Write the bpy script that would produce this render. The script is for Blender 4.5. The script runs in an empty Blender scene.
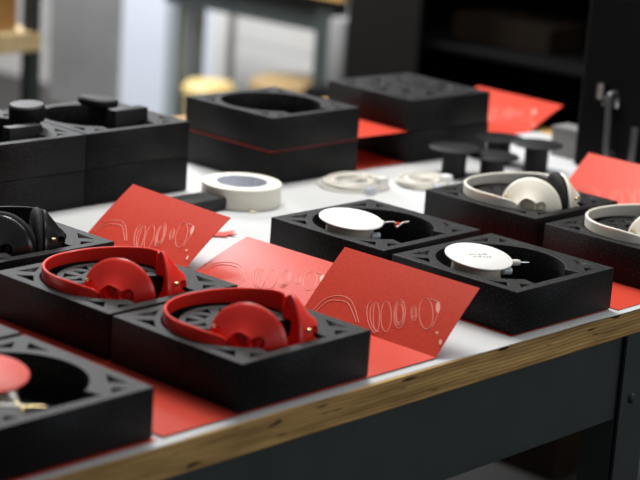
import bpy, bmesh, math, random
from mathutils import Vector, Matrix
R = math.radians
random.seed(7)
C = bpy.context.scene.collection
TZ = 0.90                      # height of the table top above the floor

# ------------------------------------------------------------------ materials
def mat(name, col, rough=0.6, spec=0.5, metal=0.0, coat=0.0, coat_rough=0.1):
    m = bpy.data.materials.new(name); m.use_nodes = True
    b = m.node_tree.nodes['Principled BSDF']
    b.inputs['Base Color'].default_value = (*col, 1)
    b.inputs['Roughness'].default_value = rough
    b.inputs['Specular IOR Level'].default_value = spec
    b.inputs['Metallic'].default_value = metal
    b.inputs['Coat Weight'].default_value = coat
    b.inputs['Coat Roughness'].default_value = coat_rough
    return m

def noisy(m, c1, c2, scale=50, detail=3, lo=.35, hi=.65, bump=0.0, bump_scale=None, dist=.001, stretch=(1, 1, 1)):
    nt = m.node_tree; N = nt.nodes; L = nt.links
    b = N['Principled BSDF']
    tc = N.new('ShaderNodeTexCoord'); mp = N.new('ShaderNodeMapping'); mp.inputs['Scale'].default_value = stretch
    L.new(tc.outputs['Object'], mp.inputs['Vector'])
    no = N.new('ShaderNodeTexNoise'); no.inputs['Scale'].default_value = scale; no.inputs['Detail'].default_value = detail
    L.new(mp.outputs['Vector'], no.inputs['Vector'])
    cr = N.new('ShaderNodeValToRGB')
    cr.color_ramp.elements[0].position = lo; cr.color_ramp.elements[1].position = hi
    cr.color_ramp.elements[0].color = (*c1, 1); cr.color_ramp.elements[1].color = (*c2, 1)
    L.new(no.outputs['Fac'], cr.inputs['Fac']); L.new(cr.outputs['Color'], b.inputs['Base Color'])
    if bump:
        n2 = N.new('ShaderNodeTexNoise'); n2.inputs['Scale'].default_value = bump_scale or scale; n2.inputs['Detail'].default_value = 2
        L.new(mp.outputs['Vector'], n2.inputs['Vector'])
        bp = N.new('ShaderNodeBump'); bp.inputs['Strength'].default_value = bump; bp.inputs['Distance'].default_value = dist
        L.new(n2.outputs['Fac'], bp.inputs['Height']); L.new(bp.outputs['Normal'], b.inputs['Normal'])
    return m

M = {}
M['foam'] = noisy(mat('black_foam', (.03, .03, .032), .55, .24), (.0006, .0006, .0007), (.030, .030, .032), 340, 3, .50, .70, .75, 420, .0013)
M['card'] = noisy(mat('red_card', (.5, .03, .02), .30, .26, coat=.0), (.60, .058, .034), (.67, .072, .043), 260, 2, .3, .7, .08, 300, .0004)
M['card_line'] = mat('pale_print', (.88, .40, .33), .6)
M['red_plastic'] = mat('red_plastic', (.80, .026, .015), .30, .5)
M['cream_plastic'] = mat('cream_plastic', (.90, .85, .74), .4, .5)
M['black_plastic'] = mat('black_plastic', (.012, .012, .013), .25, .5)
M['matte_black'] = mat('matte_black_plastic', (.011, .011, .012), .55, .3)
M['cushion'] = noisy(mat('black_cushion', (.01, .01, .01), .75, .3), (.006, .006, .006), (.014, .014, .014), 120, 2)
M['white_disc'] = mat('white_disc', (.80, .80, .78), .45, .4)
M['red_disc'] = mat('coral_disc', (.72, .07, .045), .5, .4)
M['mark'] = mat('grey_print', (.16, .16, .16), .6)
M['cable'] = mat('cream_cable', (.62, .55, .42), .5)
M['clear'] = mat('pale_sleeve', (.62, .66, .74), .25, .6)
M['white_plug'] = mat('white_plug', (.78, .75, .68), .4)
M['brass'] = mat('brass', (.75, .6, .32), .25, .5, 1.0)
M['steel'] = mat('bright_steel', (.7, .7, .72), .2, .5, 1.0)
M['paper'] = noisy(mat('white_paper', (.8, .8, .8), .6, .3), (.50, .515, .53), (.57, .58, .59), 3.5, 3, .3, .7, .25, 9, .004)
M['slate'] = noisy(mat('slate_paint', (.04, .048, .047), .45, .45), (.036, .044, .043), (.046, .054, .053), 18, 4, .3, .7, .06, 80, .001)
M['tape'] = noisy(mat('masking_tape', (.80, .78, .68), .6, .3), (.76, .74, .64), (.84, .82, .72), 30, 2, stretch=(1, 1, 14))
M['tape_core'] = mat('tape_core', (.60, .62, .68), .45)
M['crumb'] = mat('tape_scrap', (.72, .68, .52), .7)
M['dark_foam'] = noisy(mat('smooth_black_foam', (.012, .012, .013), .6, .4), (.010, .010, .011), (.02, .02, .021), 200, 2)
M['wall'] = mat('wall_paint', (.5, .49, .47), .7)
M['wall_white'] = mat('white_board', (.50, .53, .59), .6)
M['column'] = noisy(mat('grey_column', (.14, .135, .13), .75), (.125, .122, .118), (.16, .155, .15), 2.5, 3)
M['floor'] = noisy(mat('concrete', (.06, .055, .05), .55), (.016, .014, .013), (.028, .025, .022), 2.2, 5, .3, .7, .1, 30, .002)
M['black_steel'] = mat('black_cabinet', (.003, .003, .0034), .6, .12)
M['black_door'] = mat('dark_door', (.007, .0065, .0055), .6, .15)
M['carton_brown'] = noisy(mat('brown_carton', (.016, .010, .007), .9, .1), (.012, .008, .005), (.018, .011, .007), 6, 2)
M['carton_grey'] = mat('grey_carton', (.20, .195, .19), .7)
M['yellow'] = mat('yellow_plastic', (.55, .40, .15), .5)
M['dark_yellow'] = mat('ochre_plastic', (.22, .14, .05), .6)
M['slate_lit'] = mat('grey_post', (.23, .26, .27), .5, .5)  # far bench's lit legs: light falling on them is put into a paler slate
M['chrome'] = mat('chrome', (.55, .55, .56), .22, .5, 1.0)
M['brown_dark'] = mat('dark_brown_crate', (.045, .038, .032), .7)
M['worn'] = mat('worn_steel', (.10, .10, .105), .4, .5, .6)
M['birch'] = noisy(mat('pale_bench_top', (.72, .54, .28), .5), (.66, .48, .24), (.78, .60, .33), 4, 3, stretch=(8, 1, 8))
M['amber'] = noisy(mat('amber_wood', (.36, .19, .06), .5), (.32, .16, .05), (.42, .22, .07), 5, 3)
M['rust'] = mat('brown_parts', (.22, .12, .06), .7)

def ply_material():
    m = mat('plywood', (.4, .25, .1), .55, .35)
    nt = m.node_tree; N = nt.nodes; L = nt.links; b = N['Principled BSDF']
    tc = N.new('ShaderNodeTexCoord')
    mp = N.new('ShaderNodeMapping'); mp.inputs['Scale'].default_value = (5, 5, 60)
    L.new(tc.outputs['Object'], mp.inputs['Vector'])
    no = N.new('ShaderNodeTexNoise'); no.inputs['Scale'].default_value = 1.6; no.inputs['Detail'].default_value = 6; no.inputs['Distortion'].default_value = .3
    L.new(mp.outputs['Vector'], no.inputs['Vector'])
    sx = N.new('ShaderNodeSeparateXYZ'); L.new(tc.outputs['Object'], sx.inputs['Vector'])
    n3 = N.new('ShaderNodeTexNoise'); n3.inputs['Scale'].default_value = 7
    L.new(tc.outputs['Object'], n3.inputs['Vector'])
    mad = N.new('ShaderNodeMath'); mad.operation = 'MULTIPLY_ADD'; mad.inputs[1].default_value = .006
    L.new(n3.outputs['Fac'], mad.inputs[0]); L.new(sx.outputs['Z'], mad.inputs[2])
    mu = N.new('ShaderNodeMath'); mu.operation = 'MULTIPLY'; mu.inputs[1].default_value = 190
    L.new(mad.outputs[0], mu.inputs[0])
    sn = N.new('ShaderNodeMath'); sn.operation = 'FRACT'; L.new(mu.outputs[0], sn.inputs[0])
    cr = N.new('ShaderNodeValToRGB'); e = cr.color_ramp.elements
    e[0].position = .25; e[0].color = (.28, .15, .045, 1); e[1].position = .75; e[1].color = (.80, .51, .18, 1)
    L.new(no.outputs['Fac'], cr.inputs['Fac'])
    pl = N.new('ShaderNodeValToRGB'); p = pl.color_ramp.elements
    p[0].position = .0; p[0].color = (.55, .48, .4, 1); p[1].position = .12; p[1].color = (1, 1, 1, 1)
    q = pl.color_ramp.elements.new(.55); q.color = (.95, .92, .9, 1); q = pl.color_ramp.elements.new(.6); q.color = (.72, .66, .6, 1)
    L.new(sn.outputs[0], pl.inputs['Fac'])
    mx = N.new('ShaderNodeMixRGB'); mx.blend_type = 'MULTIPLY'; mx.inputs['Fac'].default_value = 1
    L.new(cr.outputs['Color'], mx.inputs[1]); L.new(pl.outputs['Color'], mx.inputs[2])
    # dark voids between the plies
    mp2 = N.new('ShaderNodeMapping'); mp2.inputs['Scale'].default_value = (9, 9, 70)
    L.new(tc.outputs['Object'], mp2.inputs['Vector'])
    n4 = N.new('ShaderNodeTexNoise'); n4.inputs['Scale'].default_value = 2.2; n4.inputs['Detail'].default_value = 1
    L.new(mp2.outputs['Vector'], n4.inputs['Vector'])
    c4 = N.new('ShaderNodeValToRGB'); c4.color_ramp.elements[0].position = .27; c4.color_ramp.elements[0].color = (.06, .04, .03, 1)
    c4.color_ramp.elements[1].position = .33; c4.color_ramp.elements[1].color = (1, 1, 1, 1)
    L.new(n4.outputs['Fac'], c4.inputs['Fac'])
    m2 = N.new('ShaderNodeMixRGB'); m2.blend_type = 'MULTIPLY'; m2.inputs['Fac'].default_value = 1
    L.new(mx.outputs['Color'], m2.inputs[1]); L.new(c4.outputs['Color'], m2.inputs[2])
    L.new(m2.outputs['Color'], b.inputs['Base Color'])
    return m
M['ply'] = ply_material()

def brick_material():
    m = mat('painted_block', (.46, .45, .43), .75)
    nt = m.node_tree; N = nt.nodes; L = nt.links; b = N['Principled BSDF']
    tc = N.new('ShaderNodeTexCoord'); mp = N.new('ShaderNodeMapping'); mp.inputs['Rotation'].default_value = (R(90), 0, R(90))
    L.new(tc.outputs['Object'], mp.inputs['Vector'])
    br = N.new('ShaderNodeTexBrick'); br.inputs['Scale'].default_value = 2.4
    br.inputs['Color1'].default_value = (.47, .455, .43, 1); br.inputs['Color2'].default_value = (.41, .40, .38, 1); br.inputs['Mortar'].default_value = (.33, .32, .31, 1)
    L.new(mp.outputs['Vector'], br.inputs['Vector']); L.new(br.outputs['Color'], b.inputs['Base Color'])
    return m
M['brick'] = brick_material()

# ------------------------------------------------------------------ object helpers
def thing(name, label, cat, loc=(0, 0, 0), rz=0.0, group=None):
    o = bpy.data.objects.new(name, None); C.objects.link(o)
    o.empty_display_size = .02
    o.location = loc; o.rotation_euler = (0, 0, rz)
    o['label'] = label; o['category'] = cat
    if group: o['group'] = group
    return o

def tag(o, label, cat, group=None):
    o['label'] = label; o['category'] = cat
    if group: o['group'] = group
    return o

def obj(name, bm, m, parent=None, loc=None, rz=0.0, smooth=False, angle=40):
    bmesh.ops.recalc_face_normals(bm, faces=bm.faces)
    me = bpy.data.meshes.new(name); bm.to_mesh(me); bm.free()
    o = bpy.data.objects.new(name, me); C.objects.link(o)
    ms = m if isinstance(m, (list, tuple)) else [m]
    for x in ms: me.materials.append(x)
    if smooth:
        me.shade_smooth() if hasattr(me, 'shade_smooth') else None
        me.set_sharp_from_angle(angle=R(angle))
    if parent: o.parent = parent
    if loc: o.location = loc
    if rz: o.rotation_euler = (0, 0, rz)
    return o

def struct(name, bm, m, loc=None):
    o = obj(name, bm, m, None, loc); o['kind'] = 'structure'; return o

def copy_tree(o, parent=None):
    kids = list(o.children)
    c = o.copy(); C.objects.link(c)
    if parent: c.parent = parent
    for k in kids: copy_tree(k, c)
    return c

def box(bm, lo, hi, bev=0.0, seg=2, mi=0):
    lo = Vector(lo); hi = Vector(hi)
    r = bmesh.ops.create_cube(bm, size=1)
    vs = r['verts']
    for v in vs:
        v.co = Vector(((lo[i] + hi[i]) / 2 + v.co[i] * (hi[i] - lo[i]) for i in range(3)))
    fs = list({f for v in vs for f in v.link_faces})
    for f in fs: f.material_index = mi
    if bev:
        es = list({e for v in vs for e in v.link_edges})
        bmesh.ops.bevel(bm, geom=es, offset=bev, segments=seg, affect='EDGES', profile=.5)
    return vs

def lathe(bm, prof, seg=48, mtx=None, mi=0, cap=True):
    """prof: (radius, height) pairs from bottom to top; revolved about z."""
    mtx = mtx or Matrix.Identity(4)
    rings = []
    for r, z in prof:
        if r < 1e-6:
            rings.append([bm.verts.new(mtx @ Vector((0, 0, z)))])
        else:
            rings.append([bm.verts.new(mtx @ Vector((r * math.cos(2 * math.pi * k / seg), r * math.sin(2 * math.pi * k / seg), z))) for k in range(seg)])
    for a, b in zip(rings[:-1], rings[1:]):
        for k in range(seg):
            k2 = (k + 1) % seg
            if len(a) == 1 and len(b) == 1: continue
            if len(a) == 1: f = bm.faces.new((a[0], b[k], b[k2]))
            elif len(b) == 1: f = bm.faces.new((a[k], a[k2], b[0]))
            else: f = bm.faces.new((a[k], a[k2], b[k2], b[k]))
            f.material_index = mi
    if cap:
        for ring in (rings[0], rings[-1]):
            if len(ring) > 1: bm.faces.new(ring).material_index = mi

def tube(bm, pts, r, seg=8, closed=False, mi=0):
    pts = [Vector(p) for p in pts]
    n = len(pts); rings = []
    up = Vector((0, 0, 1)); prev = None
    for i, p in enumerate(pts):
        if closed: t = pts[(i + 1) % n] - pts[i - 1]
        else: t = pts[min(i + 1, n - 1)] - pts[max(i - 1, 0)]
        t.normalize()
        if prev is None:
            a = t.cross(up)
            if a.length < .05: a = t.cross(Vector((1, 0, 0)))
        else:
            a = prev - t * prev.dot(t)
        a.normalize(); prev = a; b = t.cross(a)
        rr = r[i] if isinstance(r, (list, tuple)) else r
        rings.append([bm.verts.new(p + rr * (math.cos(2 * math.pi * k / seg) * a + math.sin(2 * math.pi * k / seg) * b)) for k in range(seg)])
    m = n if closed else n - 1
    for i in range(m):
        a = rings[i]; b = rings[(i + 1) % n]
        for k in range(seg):
            k2 = (k + 1) % seg
            bm.faces.new((a[k], a[k2], b[k2], b[k])).material_index = mi
    if not closed:
        bm.faces.new(rings[0]).material_index = mi; bm.faces.new(rings[-1]).material_index = mi

def catmull(P, n=8, closed=False):
    P = [Vector(p) for p in P]; out = []
    m = len(P)
    for i in range(m if closed else m - 1):
        if closed: p0, p1, p2, p3 = P[i - 1], P[i], P[(i + 1) % m], P[(i + 2) % m]
        else: p0, p1, p2, p3 = P[max(i - 1, 0)], P[i], P[i + 1], P[min(i + 2, m - 1)]
        for k in range(n):
            t = k / n
            out.append(.5 * ((2 * p1) + (p2 - p0) * t + (2 * p0 - 5 * p1 + 4 * p2 - p3) * t * t + (3 * p1 - p0 - 3 * p2 + p3) * t ** 3))
    if not closed: out.append(P[-1])
    return out

def sweep(bm, secs):
    """secs: list of rings (equal length lists of Vector); closed ends."""
    rings = [[bm.verts.new(v) for v in s] for s in secs]
    n = len(rings[0])
    for a, b in zip(rings[:-1], rings[1:]):
        for k in range(n):
            k2 = (k + 1) % n
            bm.faces.new((a[k], a[k2], b[k2], b[k]))
    bm.faces.new(rings[0]); bm.faces.new(rings[-1])

# ------------------------------------------------------------------ foam trays (local frame: corner at 0,0; +x across the aisle, +y along the row)
TW, TD, TH = .2223, .2263, .060
CX, CY, CR = .108, .116, .092

def poly_mesh(polys, z0, z1, bev=.0008):
    cu = bpy.data.curves.new('outline', 'CURVE'); cu.dimensions = '2D'; cu.fill_mode = 'BOTH'
    cu.extrude = (z1 - z0) / 2 - bev; cu.bevel_depth = bev; cu.offset = -bev; cu.bevel_resolution = 1
    for P in polys:
        s = cu.splines.new('POLY'); s.points.add(len(P) - 1)
        for k, (x, y) in enumerate(P): s.points[k].co = (x, y, 0, 1)
        s.use_cyclic_u = True
    o = bpy.data.objects.new('outline', cu); C.objects.link(o)
    dg = bpy.context.evaluated_depsgraph_get(); dg.update()
    me = bpy.data.meshes.new_from_object(o.evaluated_get(dg))
    bpy.data.objects.remove(o); bpy.data.curves.remove(cu)
    me.transform(Matrix.Translation((0, 0, (z0 + z1) / 2)))
    return me

def pocket_outline(r=CR):
    P = []
    for k in range(120):
        a = 2 * math.pi * k / 120
        c, s = math.cos(a), math.sin(a); rr = r
        if s < 0:
            lim = (CY - .015) / -s
            if abs(c) * lim < .058: rr = max(r, lim)
        P.append((CX + rr * c, CY + rr * s))
    return P

def circle(cx, cy, r, n=60): return [(cx + r * math.cos(2 * math.pi * k / n), cy + r * math.sin(2 * math.pi * k / n)) for k in range(n)]

def corner_tris(top=True, bottom=True):
    out = []
    def put(fx, fy, short):
        a = [(.014, .026), (.014, .064), (.030, .042)]
        b = [(.026, .014), (.064 if not short else .050, .014), (.042 if not short else .038, .030 if not short else .026)]
        for t in (a, b):
            out.append([((x if not fx else TW - x), (y if not fy else TD - y)) for x, y in t])
    if bottom: put(0, 0, True); put(1, 0, True)
    if top: put(0, 1, False); put(1, 1, False)
    return out

def tri_lattice():
    """strutted triangles cut in the foam island inside the headband groove"""
    out = []
    c = (CX, CY + .004); n = 9
    for k in range(n):
        a0 = R(-12) + k * R(204) / n; a1 = a0 + R(204) / n; am = (a0 + a1) / 2
        if k % 2 == 0: T = [(.064, a0 + R(1)), (.064, a1 - R(1)), (.040, am)]
        else: T = [(.039, a0 + R(-2)), (.039, a1 + R(2)), (.062, am)]
        P = [(c[0] + r * math.cos(a), c[1] + r * math.sin(a)) for r, a in T]
        m = (sum(p[0] for p in P) / 3, sum(p[1] for p in P) / 3)
        out.append([(m[0] + (p[0] - m[0]) * .84, m[1] + (p[1] - m[1]) * .84) for p in P])
    out.append(circle(CX, CY + .020, .013, 32))
    return out

def island():
    P = []
    r = .074
    for k in range(60):
        a = R(-28) + R(236) * k / 59
        P.append((CX + r * math.cos(a), CY + r * math.sin(a)))
    P += [(CX - .045, CY - .018), (CX - .020, CY + .004), (CX + .020, CY + .004), (CX + .045, CY - .018)]
    return P

def tray_mesh(kind):
    rect = [(0, 0), (TW, 0), (TW, TD), (0, TD)]
    if kind == 'reel':
        polys = [rect, pocket_outline()] + corner_tris(); floor = .012
    elif kind == 'headphone':
        polys = [rect, pocket_outline(.095), island()] + corner_tris() + tri_lattice(); floor = .020
    else:                                             # lid: a plate cut into many struts
        polys = [rect] + corner_tris(); floor = .020
        n = 9
        for ring, (ro, ri) in enumerate(((.090, .058), (.050, .020))):
            for k in range(n):
                a0 = 2 * math.pi * k / n; a1 = a0 + 2 * math.pi / n
                T = [(ro, a0 + .1), (ro, a1 - .1), (ri, (a0 + a1) / 2)] if (k + ring) % 2 == 0 else [(ri, a0 + .12), (ri, a1 - .12), (ro, (a0 + a1) / 2)]
                polys.append([(CX + .003 + r * math.cos(a), CY - .003 + r * math.sin(a)) for r, a in T])
    me = poly_mesh(polys, 0.0, TH)
    bm = bmesh.new(); bm.from_mesh(me)
    bpy.data.meshes.remove(me)
    box(bm, (.0009, .0009, .0006), (TW - .0009, TD - .0009, floor))
    out = bpy.data.meshes.new('foam_tray_' + kind)
    bm.to_mesh(out); bm.free(); out.materials.append(M['foam'])
    return out
TRAY = {k: tray_mesh(k) for k in ('reel', 'headphone', 'lid')}

def tray(x, y, z, rot, kind, label, group=None):
    o = bpy.data.objects.new('foam_tray', TRAY[kind]); C.objects.link(o)
    o.location = (x, y, TZ + z); o.rotation_euler = (0, 0, R(rot))
    return tag(o, label, 'tray', group)

# ------------------------------------------------------------------ red folder cards
DRAW = dict(
    curves=[[(18, 7), (20, 14), (23, 25), (33, 35), (47, 40), (63, 39), (77, 31), (99, 12)],
            [(23, 6), (31, 25), (46, 32), (63, 33), (77, 25), (95, 11)],
            [(98, 47), (96, 39), (104, 26), (118, 12), (134, 4)],
            [(103, 46), (103, 37), (111, 24), (124, 12), (138, 7)],
            [(182, 76), (195, 75), (202, 70), (206, 61), (210, 38)]],
    # ellipse: centre, half-axis across, half-axis along (mm)
    ell=[((120, 27), (5, 1), (-14, 20)), ((134, 32), (8, 2), (-14, 21)), ((151, 42), (8, 3), (-13, 20)), ((151, 42), (4.5, 2), (-9, 13)),
         ((151, 42), (6.2, 2.4), (-11, 16)),
         ((171, 49), (4, 1.2), (-7, 10)), ((171, 49), (2, .8), (-4, 6)), ((189, 54), (10, 3), (-15, 21))],
    blob=[((200, 68), (3, 1), (-5, 8)), ((222, 33), (2.4, .8), (-.8, 1.6)), ((235, 22), (2, .6), (-2, 4))])

def line_drawing(parent, Wc, sgn=1):
    """printed exploded view, drawn on the raised flap: s runs from its far end, t up from the fold (flap-local frame)"""
    bm = bmesh.new(); z = .0008
    def P(s, t): return Vector((t / 1000, Wc - s / 1000, z))
    for c in DRAW['curves']: tube(bm, catmull([P(*q) for q in c], 6), .00040, 5)
    for c, a, b in DRAW['ell']:
        pts = [P(c[0] + a[0] * math.cos(u) + b[0] * math.sin(u), c[1] + a[1] * math.cos(u) + b[1] * math.sin(u)) for u in [2 * math.pi * k / 28 for k in range(28)]]
        tube(bm, pts, .00036, 5, closed=True)
    for c, a, b in DRAW['blob']:
        pts = [P(c[0] + a[0] * math.cos(u) + b[0] * math.sin(u), c[1] + a[1] * math.cos(u) + b[1] * math.sin(u)) for u in [2 * math.pi * k / 16 for k in range(16)]]
        vs = [bm.verts.new(p) for p in pts]; bm.faces.new(vs)
    return obj('line_drawing', bm, M['card_line'], parent)

def card(x, y, rot, Wc, base_left, alpha, L, label, z=.0006, flap=True, group=None, drawing=True, dy=0.0, dt=0.0):
    """fold (or right edge) starts at x,y and runs along +y for Wc; the base panel reaches base_left to the left; the flap rises at alpha"""
    t = thing('folded_card', label, 'card', (x, y, TZ + z), R(rot), group)
    bm = bmesh.new(); box(bm, (-base_left, 0, 0), (0, Wc, .0006))
    obj('base_panel', bm, M['card'], t)
    if flap:
        bm = bmesh.new(); n = 10; secs = []
        for i in range(n + 1):                        # slight curl along the flap
            u = i / n; dz = .0016 * math.sin(math.pi * u)
            secs.append([Vector((u * L, 0, dz)), Vector((u * L, Wc, dz)), Vector((u * L, Wc, dz + .0006)), Vector((u * L, 0, dz + .0006))])
        sweep(bm, secs)
        f = obj('flap', bm, M['card'], t); f.rotation_euler = (0, -alpha, 0); f.location = (0, 0, .0002)
        if drawing:
            d = line_drawing(f, Wc); d.location = (dt, dy, .0014)
            d['label'] = 'pale exploded-view line drawing'
    return t

# ------------------------------------------------------------------ table
TX0, TX1, TY0, TY1 = -.4, 3.2, 1.4035, 2.78
table = thing('workbench', 'long plywood-topped workbench on slate-painted steel legs holding the foam trays', 'workbench', (0, 0, 0))
bm = bmesh.new(); box(bm, (TX0, TY0, TZ - .0410), (TX1, TY1, TZ - .0012), .0015)
obj('plywood_top', bm, M['ply'], table)
bm = bmesh.new(); box(bm, (TX0 + .03, 1.413, TZ - .172), (TX1 - .03, 1.417, TZ - .0412), .001)
box(bm, (TX0 + .03, 1.417, TZ - .172), (TX1 - .03, 1.445, TZ - .168), .001)
obj('apron', bm, M['slate'], table)
bm = bmesh.new(); box(bm, (TX0 + .03, 2.74, TZ - .172), (TX1 - .03, 2.746, TZ - .0412), .001)
obj('apron', bm, M['slate'], table)
for lx in (-.3, 2.19, 3.1):
    for ly in (1.4065, 2.70):
        bm = bmesh.new()
        box(bm, (lx, ly, .0), (lx + .074, ly + .005, TZ - .0412), .001)
        box(bm, (lx, ly, .0), (lx + .005, ly + .06, TZ - .0412), .001)
        lg = obj('leg', bm, M['slate'], table)
        bm = bmesh.new()
        lathe(bm, [(.0, 0), (.0085, 0), (.0085, .003), (.006, .006), (0, .0065)], 6 if False else 24, Matrix.Translation((lx + .031, ly, TZ - .143)) @ Matrix.Rotation(R(90), 4, 'X'))
        obj('bolt', bm, M['slate'], lg, smooth=True)

bm = bmesh.new()
n = 240; fr = []; bk = []
for i in range(n + 1):
    x = TX0 + .02 + (3.13 - TX0 - .02) * i / n
    yy = 1.4065 - .007 * min(1, max(0, (x - 1.65) / .5)) + .0010 * math.sin(x * 7.3 + 1) + .0010 * math.sin(x * 19.0) + .0006 * math.sin(x * 43)
    fr.append((x, yy)); bk.append((x, 2.72))
for (z) in (0,):
    tops = [[bm.verts.new((x, y0 + (y1 - y0) * j / 6, TZ - .0004)) for j in range(7)] for (x, y0), (_, y1) in zip(fr, bk)]
    bots = [[bm.verts.new((v.co.x, v.co.y, TZ - .0011)) for v in row] for row in tops]
    for i in range(n):
        for j in range(6):
            bm.faces.new((tops[i][j], tops[i + 1][j], tops[i + 1][j + 1], tops[i][j + 1]))
            bm.faces.new((bots[i][j], bots[i][j + 1], bots[i + 1][j + 1], bots[i + 1][j]))
        bm.faces.new((tops[i][0], bots[i][0], bots[i + 1][0], tops[i + 1][0]))
        bm.faces.new((tops[i][6], tops[i + 1][6], bots[i + 1][6], bots[i][6]))
    for r_ in (0, n):
        for j in range(6): bm.faces.new((tops[r_][j], tops[r_][j + 1], bots[r_][j + 1], bots[r_][j]))
pp = obj('paper_sheet', bm, M['paper'], smooth=True)
tag(pp, 'wide white paper sheet covering the whole workbench top', 'paper')

# ------------------------------------------------------------------ cards and trays
ZC = .0003
card(1.7753, 1.4219, .12, .2409, .470, .7881, .1129, 'upright bright red card flap nearest the front edge beside the front red headphone tray', z=.0012)
card(1.7901, 1.6504, 1.2, .242, .487, .3341, .114, 'red card with low flap, behind the nearest upright red card', z=.0004, dy=.010, dt=.004)
card(1.7682, 1.8991, -3.65, .2379, .44, .6851, .1131, 'salmon-lit red card standing in front of the left stacks, beside the tray of black headphones', z=.0004, dy=.009, dt=.003)
card(1.2955, 1.4195, .5, .2300, .235, 0, 0, 'red card under the near-left tray with the coral disc', z=.0003, flap=False)
card(1.2955, 1.6555, .5, .2300, .235, 0, 0, 'red card under the tray cut off by the left edge of the photo', z=.0003, flap=False)
card(2.1585, 1.4205, -.6, .2300, .2245, 0, 0, 'red card showing as a thin line under the front white-reel tray', z=.0003, flap=False)
card(2.1645, 1.6655, .17, .2290, .2245, 0, 0, 'red card under the back white-reel tray', z=.0003, flap=False)
card(2.6571, 1.6437, -.1, .242, .485, .6999, .114, 'red card with raised flap at the right edge, behind the cream headphones', z=.0010)
card(2.62, 1.4095, 0, .2290, .455, 0, 0, 'red card lying under the rightmost tray, red strip showing at the table edge', z=.0003, flap=False)
card(3.1129, 2.2928, -2.3, .242, .2, .4286, .1142, 'far red card with raised flap at the right of the far pair of stacked trays', z=.0003)

GT = 'black foam trays set out on the workbench'
ZB = .0022
tray(1.4237, 1.4213, ZB, .55, 'headphone', 'front black foam tray holding the nearest red headphones', GT)
tray(1.4226, 1.6554, ZB, .94, 'headphone', 'black foam tray holding the red headphones farther from the table edge', GT)
tray(1.4260, 1.9127, ZB, .0, 'headphone', 'black foam tray at the left holding the black headphones', GT)
tray(1.0692, 1.4208, ZB, .55, 'reel', 'nearest black foam tray at lower left, holding the coral disc', GT)
tray(1.0680, 1.6560, ZB, .55, 'reel', 'foam tray cut off by the left edge, behind the coral disc tray', GT)
tray(1.9362, 1.4215, ZB, -.6, 'reel', 'black foam tray at the table edge holding a white reel', GT)
tray(1.9405, 1.6665, ZB, .17, 'reel', 'black foam tray behind the front white-reel tray, holding the other white reel', GT)
tray(2.2927, 1.6620, ZB, -.2, 'headphone', 'black foam tray holding the cream headphones with the black cushions in full view', GT)
tray(2.2830, 1.4100, ZB, -.2, 'headphone', 'rightmost black foam tray, holding the cream headphones cut off by the frame', GT)
GS = 'stacked black foam trays at the back of the workbench'
tray(2.2706, 2.2259, .0006, -.8, 'reel', 'lower tray of the middle stack behind the tape roll', GS)
tray(2.2706, 2.2259, .0620, -.8, 'reel', 'upper tray of the middle stack, its round pocket empty', GS)
tray(2.6370, 2.2210, .0012, -3.5, 'lid', 'lower tray of the farthest stack, beside the black reels', GS)
tray(2.6330, 2.2210, .0626, -3.5, 'lid', 'upper tray of the farthest stack, its top cut into many struts', GS)
tray(1.8999, 2.2813, .0006, -.6, 'reel', 'lower tray of the right one of the two left stacks', GS)
tray(1.8999, 2.2813, .0612, -.6, 'reel', 'upper tray of the right left-hand stack, with a black puck on it', GS)
tray(1.6745, 2.2830, .0006, -.6, 'reel', 'lower tray of the stack cut off by the left edge', GS)
tray(1.6745, 2.2830, .0612, -.6, 'reel', 'upper tray of the stack cut off by the left edge', GS)
# cards between the stacked trays
card(2.4925, 2.2235, -.8, .2300, .2235, 0, 0, 'red card showing as a thin line between the trays of the middle stack', z=.0610, flap=False)
card(2.8650, 2.2110, -3.5, .2300, .375, 0, 0, 'red card jutting out leftwards between the trays of the farthest stack', z=.0616, flap=False)
card(2.8500, 2.2130, -3.5, .2300, .345, 0, 0, 'dark red card lying under the farthest stack', z=.0003, flap=False)

# ------------------------------------------------------------------ headphones (local frame = tray frame, z from the tray bottom)
def band_path():
    P = []
    n = 56
    for k in range(n + 1):
        u = k / n; a = R(222) - R(238) * u
        r = .0885 - .016 * max(0, 1 - u / .12) ** 2 - .022 * max(0, 1 - (1 - u) / .16) ** 2
        P.append((CX - .003 + r * math.cos(a), CY + r * math.sin(a)))
    return P

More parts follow.
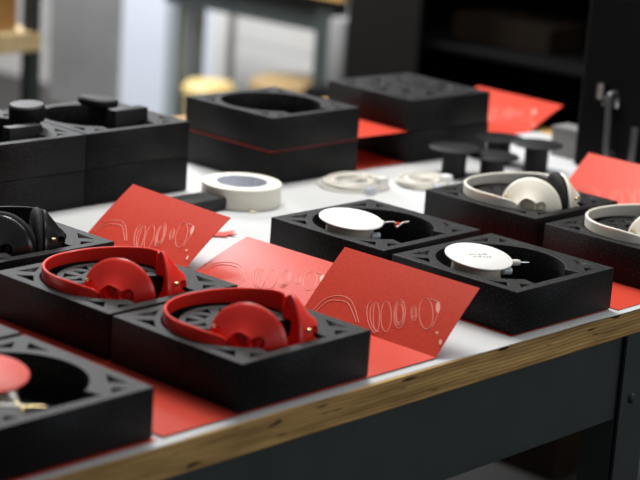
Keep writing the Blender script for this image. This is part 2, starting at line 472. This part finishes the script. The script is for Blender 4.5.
def headphones(mk, label, loc, rz, cushion):
    t = thing('headphones', label, 'headphones', loc, rz, 'headphones lying in the foam trays')
    m = M[mk]
    # headband: a strip bent round the groove, its ends rounded off and tucked in towards the cups
    pts = [Vector((p[0], p[1], 0)) for p in band_path()]; secs = []
    nP = len(pts)
    for i, p in enumerate(pts):
        tg = (pts[min(i + 1, nP - 1)] - pts[max(i - 1, 0)]).normalized(); nr = Vector((-tg.y, tg.x, 0))
        u = i / (nP - 1)
        zt = .0760 + .012 * max(0, (u - .55) / .45) ** 1.5; zb = .0590
        if u < .16:
            f = 1 - u / .16; zt -= .013 * f * f; zb -= .012 * f
            if u < .05: zt -= .010 * (1 - u / .05) ** 2
        th = .0021
        c = .0011
        ring = [(-th, zb + c), (-th + c, zb), (th - c, zb), (th, zb + c), (th, zt - c), (th - c, zt), (-th + c, zt), (-th, zt - c)]
        secs.append([Vector((p.x + nr.x * a, p.y + nr.y * a, z)) for a, z in ring])
    bm = bmesh.new(); sweep(bm, secs)
    obj('headband', bm, m, t, smooth=True)
    # two cone-shaped cups set in a shallow V
    for s in (-1, 1):
        cu_ = CUP[0] if s < 0 else CUP[1]; r = CUP[2]
        ctr = Vector((CX + s * cu_[0], cu_[1], cu_[2]))
        d = Vector((s * math.cos(R(cu_[3])), -math.sin(R(cu_[3])), 0)).normalized()      # outward axis of the cup
        q = Vector((0, 0, 1)).rotation_difference(d).to_matrix().to_4x4()
        mt = Matrix.Translation(ctr) @ q
        bm = bmesh.new()
        lathe(bm, [(r - .004, .001), (r - .0015, -.0015), (r, .0005), (r - .0010, .003), (r - .0035, .0055), (r - .014, .014), (r - .026, .0235), (.020, .029), (.014, .0305), (.0, .031)], 64, mt, cap=False)
        lathe(bm, [(0, .022), (.014, .020), (r - .012, .008), (r - .004, .001)], 64, mt, cap=False)
        bmesh.ops.remove_doubles(bm, verts=bm.verts, dist=.00001)
        cup = obj('ear_cup', bm, m, t, smooth=True, angle=50)
        # round cable sockets sunk into the outside of the shell
        w = d.cross(Vector((0, 0, 1))).normalized(); upv = Vector((0, 0, 1))
        for off, rad in ((.002, .0125), (-.019, .0085)):
            pos = ctr + upv * .0085 + w * off * -s
            bm = bmesh.new(); lathe(bm, [(rad, .0150), (rad, .05)], 32, Matrix.Translation(pos) @ q)
            cutter = obj('cutter', bm, m, t)
            md = cup.modifiers.new('cut', 'BOOLEAN'); md.object = cutter; md.operation = 'DIFFERENCE'; md.solver = 'EXACT'
            dg = bpy.context.evaluated_depsgraph_get(); dg.update()
            new = bpy.data.meshes.new_from_object(cup.evaluated_get(dg)); cup.modifiers.clear(); cup.data = new
            new.shade_smooth(); new.set_sharp_from_angle(angle=R(32))
            bpy.data.objects.remove(cutter)
            bm = bmesh.new(); lathe(bm, [(0, .0135), (rad * 1.1, .0135), (rad * 1.1, .0158), (rad * .45, .0158), (rad * .45, .0195), (rad * .26, .0200), (0, .0190)], 28, Matrix.Translation(pos) @ q)
            obj('socket', bm, m, cup, smooth=True)
        w = d.cross(Vector((0, 0, 1))).normalized()
        bm = bmesh.new(); lathe(bm, [(0, 0), (.0026, 0), (.0026, .004), (.0012, .0055), (0, .0056)], 16, Matrix.Translation(ctr + d * .010 + w * .040 + Vector((0, 0, .018))) @ q)
        sc = obj('screw', bm, M['brass'], cup, smooth=True); sc['label'] = 'brass screw'
        if cushion:
            bm = bmesh.new()
            prof = []
            for k in range(13):
                a = R(-90) + R(180) * k / 12
                prof.append((r - .010 + .0125 * math.cos(a), -.0085 + .0078 * math.sin(a)))
            prof = [(r - .026, -.0163)] + prof + [(r - .026, -.0007)]
            lathe(bm, prof, 56, mt)
            cs = obj('ear_cushion', bm, M['cushion'], t, smooth=True); cs['label'] = 'black ear cushion'
    return t
CUP = ((.033, .066, .054, 27), (.033, .058, .054, 34), .050)
headphones('red_plastic', 'red headphones in the front tray, nearest the table edge', (1.4237, 1.4213, TZ + ZB), R(.55), False)
headphones('red_plastic', 'red headphones in the tray farther from the table edge, in front of the salmon card', (1.4226, 1.6554, TZ + ZB), R(.94), False)
headphones('black_plastic', 'glossy black headphones in the tray at the left edge', (1.426, 1.9127, TZ + ZB), 0, True)
headphones('cream_plastic', 'cream headphones with black cushions in full view behind the white-reel trays', (2.2927, 1.662, TZ + ZB), R(-.2), True)
headphones('cream_plastic', 'cream headphones cut off by the right edge', (2.283, 1.410, TZ + ZB), R(-.2), True)

# ------------------------------------------------------------------ reels
def reel(label, loc, rz, disc_m, barrel_m, tilt=(0, 0), wound=True, marks=False, plugs=None, group=None, h=.056, rb=.036):
    t = thing('cable_reel', label, 'reel', loc, rz, group)
    t.rotation_euler = (tilt[0], tilt[1], rz)
    bm = bmesh.new(); r = .0485
    lathe(bm, [(0, h), (r - .002, h), (r, h + .0008), (r, h + .0024), (r - .0012, h + .0034), (0, h + .0034)], 72)
    d = obj('disc', bm, disc_m, t, smooth=True)
    if marks:
        bm = bmesh.new(); rnd = random.Random(3); z = h + .00345
        for row, y in enumerate((.004, -.005)):
            x = -.014 + .002 * row
            for k in range(6):
                w = .0036
                for j in range(2):
                    a, b = rnd.uniform(0, w), rnd.uniform(-.0018, .0018)
                    if rnd.random() < .5: box(bm, (x + a, y - .002, z), (x + a + .0013, y + .002 * rnd.random(), z + .0003))
                    else: box(bm, (x, y + b, z), (x + w * .8, y + b + .0012, z + .0003))
                x += .0052
        obj('printed_mark', bm, M['mark'], d, rz=R(-25))
    bm = bmesh.new()
    if wound:
        prof = [(.018, .001)]
        n = 11
        for k in range(n):
            z0 = .003 + (h - .006) * k / n; dz = (h - .006) / n
            prof += [(rb - .0012, z0), (rb, z0 + dz / 2), (rb - .0012, z0 + dz * .98)]
        prof += [(.018, h)]
        lathe(bm, prof, 48); b = obj('wound_cable', bm, barrel_m, t, smooth=True, angle=70)
    else:
        lathe(bm, [(rb, 0), (rb, h)], 48); b = obj('barrel', bm, barrel_m, t, smooth=True)
    if plugs:
        for kind, p0, p1 in plugs:
            p0, p1 = Vector(p0), Vector(p1); d_ = (p1 - p0); ln = d_.length
            mt = Matrix.Translation(p0) @ Vector((0, 0, 1)).rotation_difference(d_.normalized()).to_matrix().to_4x4()
            bm = bmesh.new()
            if kind == 'plug':
                lathe(bm, [(.0022, 0), (.0042, .003), (.0046, ln * .55), (.0036, ln * .62), (.0036, ln * .64)], 20, mt)
                pl = obj('plug', bm, M['white_plug'], t, smooth=True)
                bm = bmesh.new(); lathe(bm, [(.0016, ln * .62), (.0016, ln * .95), (.0008, ln)], 14, mt)
                tip = obj('plug_tip', bm, M['steel'], pl, smooth=True); tip['label'] = 'metal plug tip'
            elif kind == 'gold':
                lathe(bm, [(.0022, 0), (.005, .003), (.005, ln * .5), (.003, ln * .55)], 20, mt); pl = obj('plug', bm, M['white_plug'], t, smooth=True)
                bm = bmesh.new(); lathe(bm, [(.0026, ln * .52), (.0028, ln * .9), (.001, ln)], 14, mt)
                tip = obj('plug_tip', bm, M['brass'], pl, smooth=True); tip['label'] = 'gold plug tip'
            elif kind == 'sleeve':
                lathe(bm, [(.003, 0), (.0052, .001), (.0052, ln - .001), (.003, ln)], 20, mt); s_ = obj('sleeve', bm, M['clear'], t, smooth=True); s_['label'] = 'clear bluish sleeve'
            elif kind == 'clip':
                lathe(bm, [(.0028, 0), (.0028, ln)], 14, mt); s_ = obj('cable_tie', bm, M['red_plastic'], t, smooth=True); s_['label'] = 'small red tie'
            elif kind == 'wire':
                tube(bm, [p0, p0.lerp(p1, .5) + Vector((0, 0, .003)), p1], .0014, 8); obj('wire_end', bm, M['white_plug'], t, smooth=True)
    return t
GR = 'white reels in the foam trays'
RB = ((0.074, 0.128), (0.068, 0.122))
reel('white disc reel with grey printed mark in the tray at the table edge', (1.9362 + .070, 1.4215 + .131, TZ + ZB + .0132), 0, M['white_disc'], M['cable'], (R(7.7), R(-1)), True, True,
     [('plug', (.030, -.020, .051), (.068, -.040, .052)), ('sleeve', (.016, -.033, .046), (.030, -.038, .045))], GR)
reel('white disc reel with red-tied wire ends in the tray behind', (1.9405 + .065, 1.6665 + .129, TZ + ZB + .0132), 0, M['white_disc'], M['cable'], (R(5.6), R(-.4)), True, False,
     [('plug', (.030, -.018, .052), (.056, -.028, .054)), ('wire', (.050, -.026, .054), (.062, -.044, .053)), ('clip', (.058, -.040, .050), (.060, -.043, .057)), ('wire', (.052, -.046, .052), (.084, -.042, .055)),
      ('sleeve', (.010, -.033, .040), (.026, -.037, .040))], GR)
reel('coral red disc reel with gold plug in the near-left tray', (1.0692 + .085, 1.4208 + .126, TZ + ZB + .0132), 0, M['red_disc'], M['cable'], (R(6), R(-3)), True, False,
     [('gold', (.000, -.036, .054), (-.006, -.078, .044)), ('gold', (-.024, -.050, .044), (.020, -.084, .046))])
GK = 'black reels standing at the back of the workbench'
for (x, y, lab, hh) in ((2.634, 2.106, 'leftmost of the four black reels, in front of the farthest stack', .052), (2.690, 2.060, 'low black reel standing just behind the cream headphones', .040),
                        (2.806, 2.046, 'rightmost black reel, in front of the grey carton', .052), (2.812, 2.142, 'black reel at the back, in front of the far red card', .046)):
    reel(lab, (x, y, TZ - .0003), 0, M['matte_black'], M['matte_black'], (0, 0), False, False, None, GK, hh, .0225)

# ------------------------------------------------------------------ things on the left stacks
t = thing('earphone_puck', 'black puck and folded strap resting on the right left-hand stack', 'headphone part', (1.8999, 2.2813, TZ + .1214), R(-.6))
bm = bmesh.new(); lathe(bm, [(0, .0), (.030, .0), (.034, .003), (.035, .011), (.032, .014), (0, .0145)], 48, Matrix.Translation((.116, .117, .016)) @ Matrix.Rotation(R(5), 4, 'Y')); obj('puck', bm, M['matte_black'], t, smooth=True)
bm = bmesh.new(); lathe(bm, [(.020, -.0478), (.020, .017)], 32, Matrix.Translation((.118, .115, 0))); obj('stem', bm, M['matte_black'], t, smooth=True)
bm = bmesh.new(); v = box(bm, (.100, .050, -.0478), (.172, .074, .020), .002)
obj('strap', bm, M['matte_black'], t, smooth=True)
t = thing('earphone_puck', 'black puck and blocks resting on the stack cut off by the left edge', 'headphone part', (1.6745, 2.2830, TZ + .1214), R(-.6))
bm = bmesh.new(); lathe(bm, [(0, .0), (.028, .0), (.030, .003), (.030, .024), (.027, .027), (0, .0275)], 48, Matrix.Translation((.178, .098, .010)) @ Matrix.Rotation(R(-4), 4, 'Y')); obj('puck', bm, M['matte_black'], t, smooth=True)
bm = bmesh.new(); lathe(bm, [(.022, -.0478), (.022, .011)], 32, Matrix.Translation((.176, .096, 0))); obj('stem', bm, M['matte_black'], t, smooth=True)
bm = bmesh.new(); box(bm, (.10, .040, -.0478), (.165, .060, .014), .002); box(bm, (.12, .062, -.0478), (.14, .075, .010), .002)
obj('strap', bm, M['matte_black'], t, smooth=True)

# ------------------------------------------------------------------ loose things on the paper
t = thing('masking_tape_roll', 'cream roll of masking tape lying flat in front of the middle stack', 'tape roll', (2.147, 2.169, TZ - .0003))
bm = bmesh.new(); lathe(bm, [(.046, 0), (.066, 0), (.0675, .001), (.0675, .035), (.066, .036), (.046, .036)], 72)
bm.faces.ensure_lookup_table()
bmesh.ops.delete(bm, geom=[f for f in bm.faces if len(f.verts) > 20], context='FACES')
bmesh.ops.bridge_loops(bm, edges=[e for e in bm.edges if e.is_boundary])
obj('tape', bm, M['tape'], t, smooth=True)
bm = bmesh.new(); lathe(bm, [(.043, .0), (.046, .0), (.046, .0362), (.043, .0362)], 72)
bmesh.ops.delete(bm, geom=[f for f in bm.faces if len(f.verts) > 20], context='FACES')
bmesh.ops.bridge_loops(bm, edges=[e for e in bm.edges if e.is_boundary])
obj('core', bm, M['tape_core'], t, smooth=True)

def crumb(x, y, s, lab):
    bm = bmesh.new(); rnd = random.Random(int(x * 1000))
    pts = [(s * (1 + .3 * rnd.random()) * math.cos(a), .7 * s * (1 + .3 * rnd.random()) * math.sin(a)) for a in [2 * math.pi * k / 9 for k in range(9)]]
    lo = [bm.verts.new((px, py, 0)) for px, py in pts]; hi = [bm.verts.new((px * .8, py * .8, .0035)) for px, py in pts]
    bm.faces.new(lo); bm.faces.new(hi)
    for k in range(9): bm.faces.new((lo[k], lo[(k + 1) % 9], hi[(k + 1) % 9], hi[k]))
    tag(obj('tape_scrap', bm, M['crumb'], None, (x, y, TZ - .0003)), lab, 'scrap', 'beige scraps beside the tape roll')
crumb(2.112, 2.104, .0075, 'small beige scrap on the paper, nearer the tape roll front'); crumb(2.150, 2.108, .0065, 'small beige scrap on the paper, right of the other scrap')

bm = bmesh.new()
sp = [(-.030, -.004), (-.012, -.014), (.008, -.018), (.012, -.010), (.026, -.012), (.020, .000), (.028, .010), (.008, .008), (-.004, .016), (-.014, .006), (-.028, .008)]
lo = [bm.verts.new((x, y, .0 + .004 * abs(math.sin(40 * x)))) for x, y in sp]; hi = [bm.verts.new((x, y, .0012 + .004 * abs(math.sin(40 * x)))) for x, y in sp]
bm.faces.new(lo); bm.faces.new(hi)
for k in range(len(sp)): bm.faces.new((lo[k], lo[(k + 1) % len(sp)], hi[(k + 1) % len(sp)], hi[k]))
tag(obj('paper_scrap', bm, M['red_disc'], None, (1.965, 2.030, TZ - .0003), R(-30)), 'torn scrap of red paper on the white paper between two red cards', 'scrap')

bm = bmesh.new(); box(bm, (0, 0, 0), (.12, .055, .023), .007)
tag(obj('foam_offcut', bm, M['dark_foam'], None, (1.970, 2.140, TZ - .0003), R(0), smooth=True), 'low black foam offcut behind the salmon-lit card, left of the tape roll', 'foam block')

def coil(x, y, r, turns, lab, seed):
    rnd = random.Random(seed)
    t = thing('cable_coil', lab, 'cable', (x, y, TZ - .0003), 0, 'white cable coils on the paper')
    bm = bmesh.new(); P = []
    for k in range(turns * 18):
        a = 2 * math.pi * k / 18; j = r * (1 - .55 * (k / (turns * 18)) + .12 * math.sin(a * .37 + seed))
        P.append((j * math.cos(a) + .006 * math.sin(k * .21), .8 * j * math.sin(a) + .005 * math.cos(k * .17), .0028 + .0042 * (k // 18 % 3) * .8 + .0010 * math.sin(k)))
    tube(bm, catmull(P, 3), .0026, 8); obj('cable', bm, M['white_plug'], t, smooth=True)
    bm = bmesh.new(); box(bm, (r * .2, -r * .75, .006), (r * .2 + .022, -r * .75 + .018, .022), .003); obj('connector', bm, M['white_disc'], t, smooth=True)
    bm = bmesh.new(); box(bm, (-r * .5, -r * .98, .001), (-r * .5 + .020, -r * .98 + .012, .013), .002); obj('connector', bm, M['clear'], t, smooth=True)
    return t
coil(2.410, 2.150, .068, 9, 'white cable coil on the paper, just right of the middle stack', 1)
coil(2.530, 2.090, .056, 8, 'white cable coil on the paper, in front of the farthest stack', 2)

t = thing('grey_carton', 'small grey carton behind the rightmost black reel', 'carton', (2.965, 2.058, TZ - .0003), 0)
bm = bmesh.new(); box(bm, (0, 0, 0), (.05, .072, .058), .001); obj('carton_body', bm, M['carton_grey'], t)
bm = bmesh.new(); box(bm, (-.001, -.001, .050), (.051, .073, .0592), .001); obj('lid', bm, M['carton_grey'], t)

# ------------------------------------------------------------------ room behind
bm = bmesh.new(); box(bm, (-1.6, -1.2, -.05), (6.2, 9.2, 0)); struct('floor', bm, M['floor'])
bm = bmesh.new(); box(bm, (5.6, -1.2, 0), (5.75, 9.2, 3.0)); struct('wall_back', bm, M['brick'])
bm = bmesh.new(); box(bm, (-1.6, 9.05, 0), (5.6, 9.2, 3.0)); struct('wall_left', bm, M['wall'])

bm = bmesh.new(); box(bm, (5.30, 6.12, 0), (5.6, 6.66, 3.0), .01); o = struct('trim_1', bm, M['column'])

# far workbench standing under the wall
t = thing('far_workbench', 'far workbench with dark steel apron and legs, blurred behind the stacks', 'workbench', (0, 0, 0))
bm = bmesh.new(); box(bm, (4.75, 4.35, .81), (4.97, 5.34, .845), .002); obj('bench_top', bm, M['ply'], t)
bm = bmesh.new(); box(bm, (4.80, 4.40, .680), (4.806, 5.33, .81), .001); obj('apron', bm, M['slate'], t)
for (x, y, mm, w) in ((4.80, 5.245, 'slate_lit', .068), (4.78, 4.405, 'slate', .098), (4.90, 5.26, 'slate_lit', .06), (4.90, 4.37, 'slate', .06)):
    bm = bmesh.new(); box(bm, (x, y, 0), (x + .006, y + w, .81), .001); box(bm, (x, y, 0), (x + .06, y + .006, .81), .001); obj('leg', bm, M[mm], t)
bm = bmesh.new(); box(bm, (5.21, 5.48, 0), (5.26, 6.05, .72), .004); tag(obj('white_board', bm, M['wall_white']), 'pale board standing behind the far workbench legs', 'board')
bm = bmesh.new(); box(bm, (5.20, 5.385, 0), (5.25, 5.475, .72), .003); tag(obj('grey_post', bm, M['wall']), 'dull grey upright beside the pale board', 'post')
for (y0, y1, h_, mm, lab, x0) in ((4.985, 5.185, .40, 'yellow', 'yellow tub on the floor under the far workbench', 4.68), (4.55, 4.87, .47, 'dark_yellow', 'ochre tub on the floor by the dark bench leg', 4.75)):
    t = thing('storage_tub', lab, 'tub', (x0 + .15, (y0 + y1) / 2, 0), 0, 'tubs under the far workbench')
    w = (y1 - y0) / 2; bm = bmesh.new()
    lathe(bm, [(w * .8, 0), (w * .95, h_ - .05), (w * 1.0, h_ - .04)], 40); obj('tub_body', bm, M[mm], t, smooth=True)
    bm = bmesh.new(); lathe(bm, [(w * 1.03, h_ - .045), (w * 1.03, h_ - .02), (w * .85, h_), (0, h_ + .01)], 40); obj('lid', bm, M[mm], t, smooth=True)
for (y, s) in ((4.72, .10), (4.60, .08)):
    bm = bmesh.new(); box(bm, (4.82, y, .845), (4.98, y + s, .93), .004); tag(obj('parts_box', bm, M['rust']), 'brown box on the far workbench, ' + ('left one' if s > .09 else 'right one'), 'box', 'brown boxes on the far workbench')

# bench at the far left
t = thing('side_bench', 'bench with a pale wooden top at the far left, cut off by the frame', 'bench', (0, 0, 0))
bm = bmesh.new(); box(bm, (2.55, 4.42, .715), (3.49, 5.6, .775), .004); obj('bench_top', bm, M['birch'], t)
for (x, y) in ((2.6, 4.425), (2.6, 5.45), (3.448, 4.422), (3.448, 5.45)):
    bm = bmesh.new(); box(bm, (x, y, 0), (x + .042, y + .042, .715), .002); obj('leg', bm, M['slate'], t)
bm = bmesh.new(); box(bm, (2.68, 4.54, .1), (3.38, 5.40, .13), .002); obj('lower_shelf', bm, M['black_door'], t)
bm = bmesh.new(); box(bm, (2.75, 4.62, .13), (3.36, 5.35, .60), .006); tag(obj('storage_crate', bm, M['brown_dark']), 'dark brown crate on the lower shelf of the left bench', 'crate')
bm = bmesh.new(); box(bm, (2.7, 4.475, .775), (3.44, 5.45, 1.0), .004); tag(obj('wooden_crate', bm, M['amber']), 'amber wooden box standing on the pale bench top', 'box')
bm = bmesh.new(); box(bm, (3.448, 4.424, .775), (3.488, 4.464, 1.3), .002); tag(obj('bench_upright', bm, M['slate']), 'dark steel upright standing on the pale bench beside the amber box', 'post')

# black open cabinet on the right
t = thing('black_cabinet', 'tall black open cabinet filling the dark right of the background', 'cabinet', (0, 0, 0))
def part(name, lo, hi, m, parent=t, bev=.002):
    b_ = bmesh.new(); box(b_, lo, hi, bev); return obj(name, b_, m, parent)
part('back_panel', (4.98, 2.0, 0), (5.0, 4.00, 2.0), M['black_steel'])
part('side_panel', (4.4, 3.97, 0), (4.98, 4.00, 2.0), M['black_steel'])
part('side_panel', (4.4, 2.0, 0), (4.98, 2.03, 2.0), M['black_steel'])
part('top_panel', (4.4, 2.0, 2.0), (5.0, 4.00, 2.03), M['black_steel'])
part('plinth', (4.42, 2.03, 0), (4.98, 3.97, .08), M['black_steel'])
for z in (.42, .78, 1.2, 1.6): part('shelf', (4.42, 2.03, z), (4.98, 3.97, z + .02), M['black_steel'])
part('door', (4.385, 3.69, .06), (4.4, 3.99, 1.98), M['black_door'])
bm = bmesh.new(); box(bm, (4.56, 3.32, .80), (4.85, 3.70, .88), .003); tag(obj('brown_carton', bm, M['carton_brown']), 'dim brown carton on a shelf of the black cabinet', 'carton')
bm = bmesh.new(); box(bm, (4.50, 2.5, .80), (4.80, 3.1, .95), .003); tag(obj('black_crate', bm, M['black_steel']), 'black crate on a shelf of the black cabinet', 'crate')
bm = bmesh.new(); box(bm, (4.62, 4.26, 0), (4.86, 4.39, .52), .004); tag(obj('black_crate', bm, M['black_steel']), 'black crate on the floor between the dark bench leg and the black cabinet', 'crate')
bm = bmesh.new(); box(bm, (4.70, 4.285, .52), (4.78, 4.365, .76), .01); tag(obj('white_bottle', bm, M['carton_grey'], smooth=True), 'small pale canister on the black crate by the dark bench leg', 'canister')

# black case at the right end of the workbench
t = thing('equipment_case', 'tall black case with worn chrome handle standing at the right end of the workbench', 'case', (2.925, 2.045, TZ - .0003), 0)
part('case_body', (0, -.56, 0), (.25, 0, .34), M['black_steel'], t, .006)
part('lid', (-.002, -.562, .34), (.252, .002, .37), M['black_steel'], t, .006)
bm = bmesh.new(); tube(bm, catmull([(-.001, -.085, .155), (-.022, -.085, .152), (-.024, -.088, .10), (-.022, -.09, .045), (-.001, -.09, .04)], 6), .006, 12); obj('handle', bm, M['worn'], t, smooth=True)
bm = bmesh.new(); box(bm, (-.014, -.100, .130), (-.001, -.060, .150), .003); lathe(bm, [(0, 0), (.008, 0), (.008, .03), (0, .03)], 16, Matrix.Translation((-.010, -.055, .142))); obj('latch', bm, M['chrome'], t, smooth=True)
bm = bmesh.new(); box(bm, (-.008, -.145, .02), (-.001, -.130, .10), .002); obj('hinge', bm, M['worn'], t, smooth=True)

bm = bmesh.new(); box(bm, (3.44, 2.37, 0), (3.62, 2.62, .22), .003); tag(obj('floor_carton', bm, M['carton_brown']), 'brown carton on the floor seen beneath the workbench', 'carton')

# ------------------------------------------------------------------ light
def area(name, loc, target, sx, sy, power, col):
    l = bpy.data.lights.new(name, 'AREA'); l.shape = 'RECTANGLE'; l.size = sx; l.size_y = sy; l.energy = power; l.color = col
    o = bpy.data.objects.new(name, l); C.objects.link(o); o.location = loc
    o.rotation_euler = (Vector(target) - Vector(loc)).to_track_quat('-Z', 'Y').to_euler(); return o
area('ceiling_lamp', (2.35, 2.6, 3.0), (2.35, 2.5, .9), 1.4, .6, 56, (1, .97, .92))
area('ceiling_lamp', (2.6, 1.7, 3.0), (2.4, 1.6, .9), 1.8, .6, 34, (1, .97, .92))
area('ceiling_lamp', (3.7, 5.7, 3.0), (4.6, 5.3, .6), 2.4, .8, 330, (.95, .97, 1))
area('window_daylight', (3.2, -2.6, 2.0), (2.2, 1.6, .9), 3.0, 1.6, 44, (.87, .93, 1.0))

w = bpy.data.worlds.new('World'); bpy.context.scene.world = w; w.use_nodes = True
bg = w.node_tree.nodes['Background']; bg.inputs['Color'].default_value = (.93, .96, 1, 1); bg.inputs['Strength'].default_value = .17

# ------------------------------------------------------------------ camera
t_ = R(47.3); v2 = (math.cos(t_), math.sin(t_)); u2 = (-math.sin(t_), math.cos(t_))
pitch, roll, hc, fpx = R(14.7015), R(3.8708), .7426, 1852.73
cp, sp_, cr, sr = math.cos(pitch), math.sin(pitch), math.cos(roll), math.sin(roll)
def W(x, y, z): return Vector((x * v2[0] + y * v2[1], x * u2[0] + y * u2[1], z))
fw = W(0, cp, -sp_); rt = W(cr, sr * sp_, sr * cp); up = W(-sr, cr * sp_, cr * cp)
cam = bpy.data.cameras.new('camera'); co = bpy.data.objects.new('camera', cam); C.objects.link(co)
m = Matrix((rt, up, -fw)).transposed().to_4x4(); m.translation = Vector((0, 0, TZ + hc)); co.matrix_world = m
cam.sensor_fit = 'HORIZONTAL'; cam.sensor_width = 36; cam.lens = fpx / 640 * 36
cam.dof.use_dof = True; cam.dof.focus_distance = 2.6; cam.dof.aperture_fstop = 3.7
cam.clip_start = .05
S = bpy.context.scene; S.camera = co
S.view_settings.view_transform = 'Standard'; S.view_settings.look = 'None'; S.view_settings.gamma = 1; S.view_settings.exposure = -0.27
S.view_settings.use_curve_mapping = False
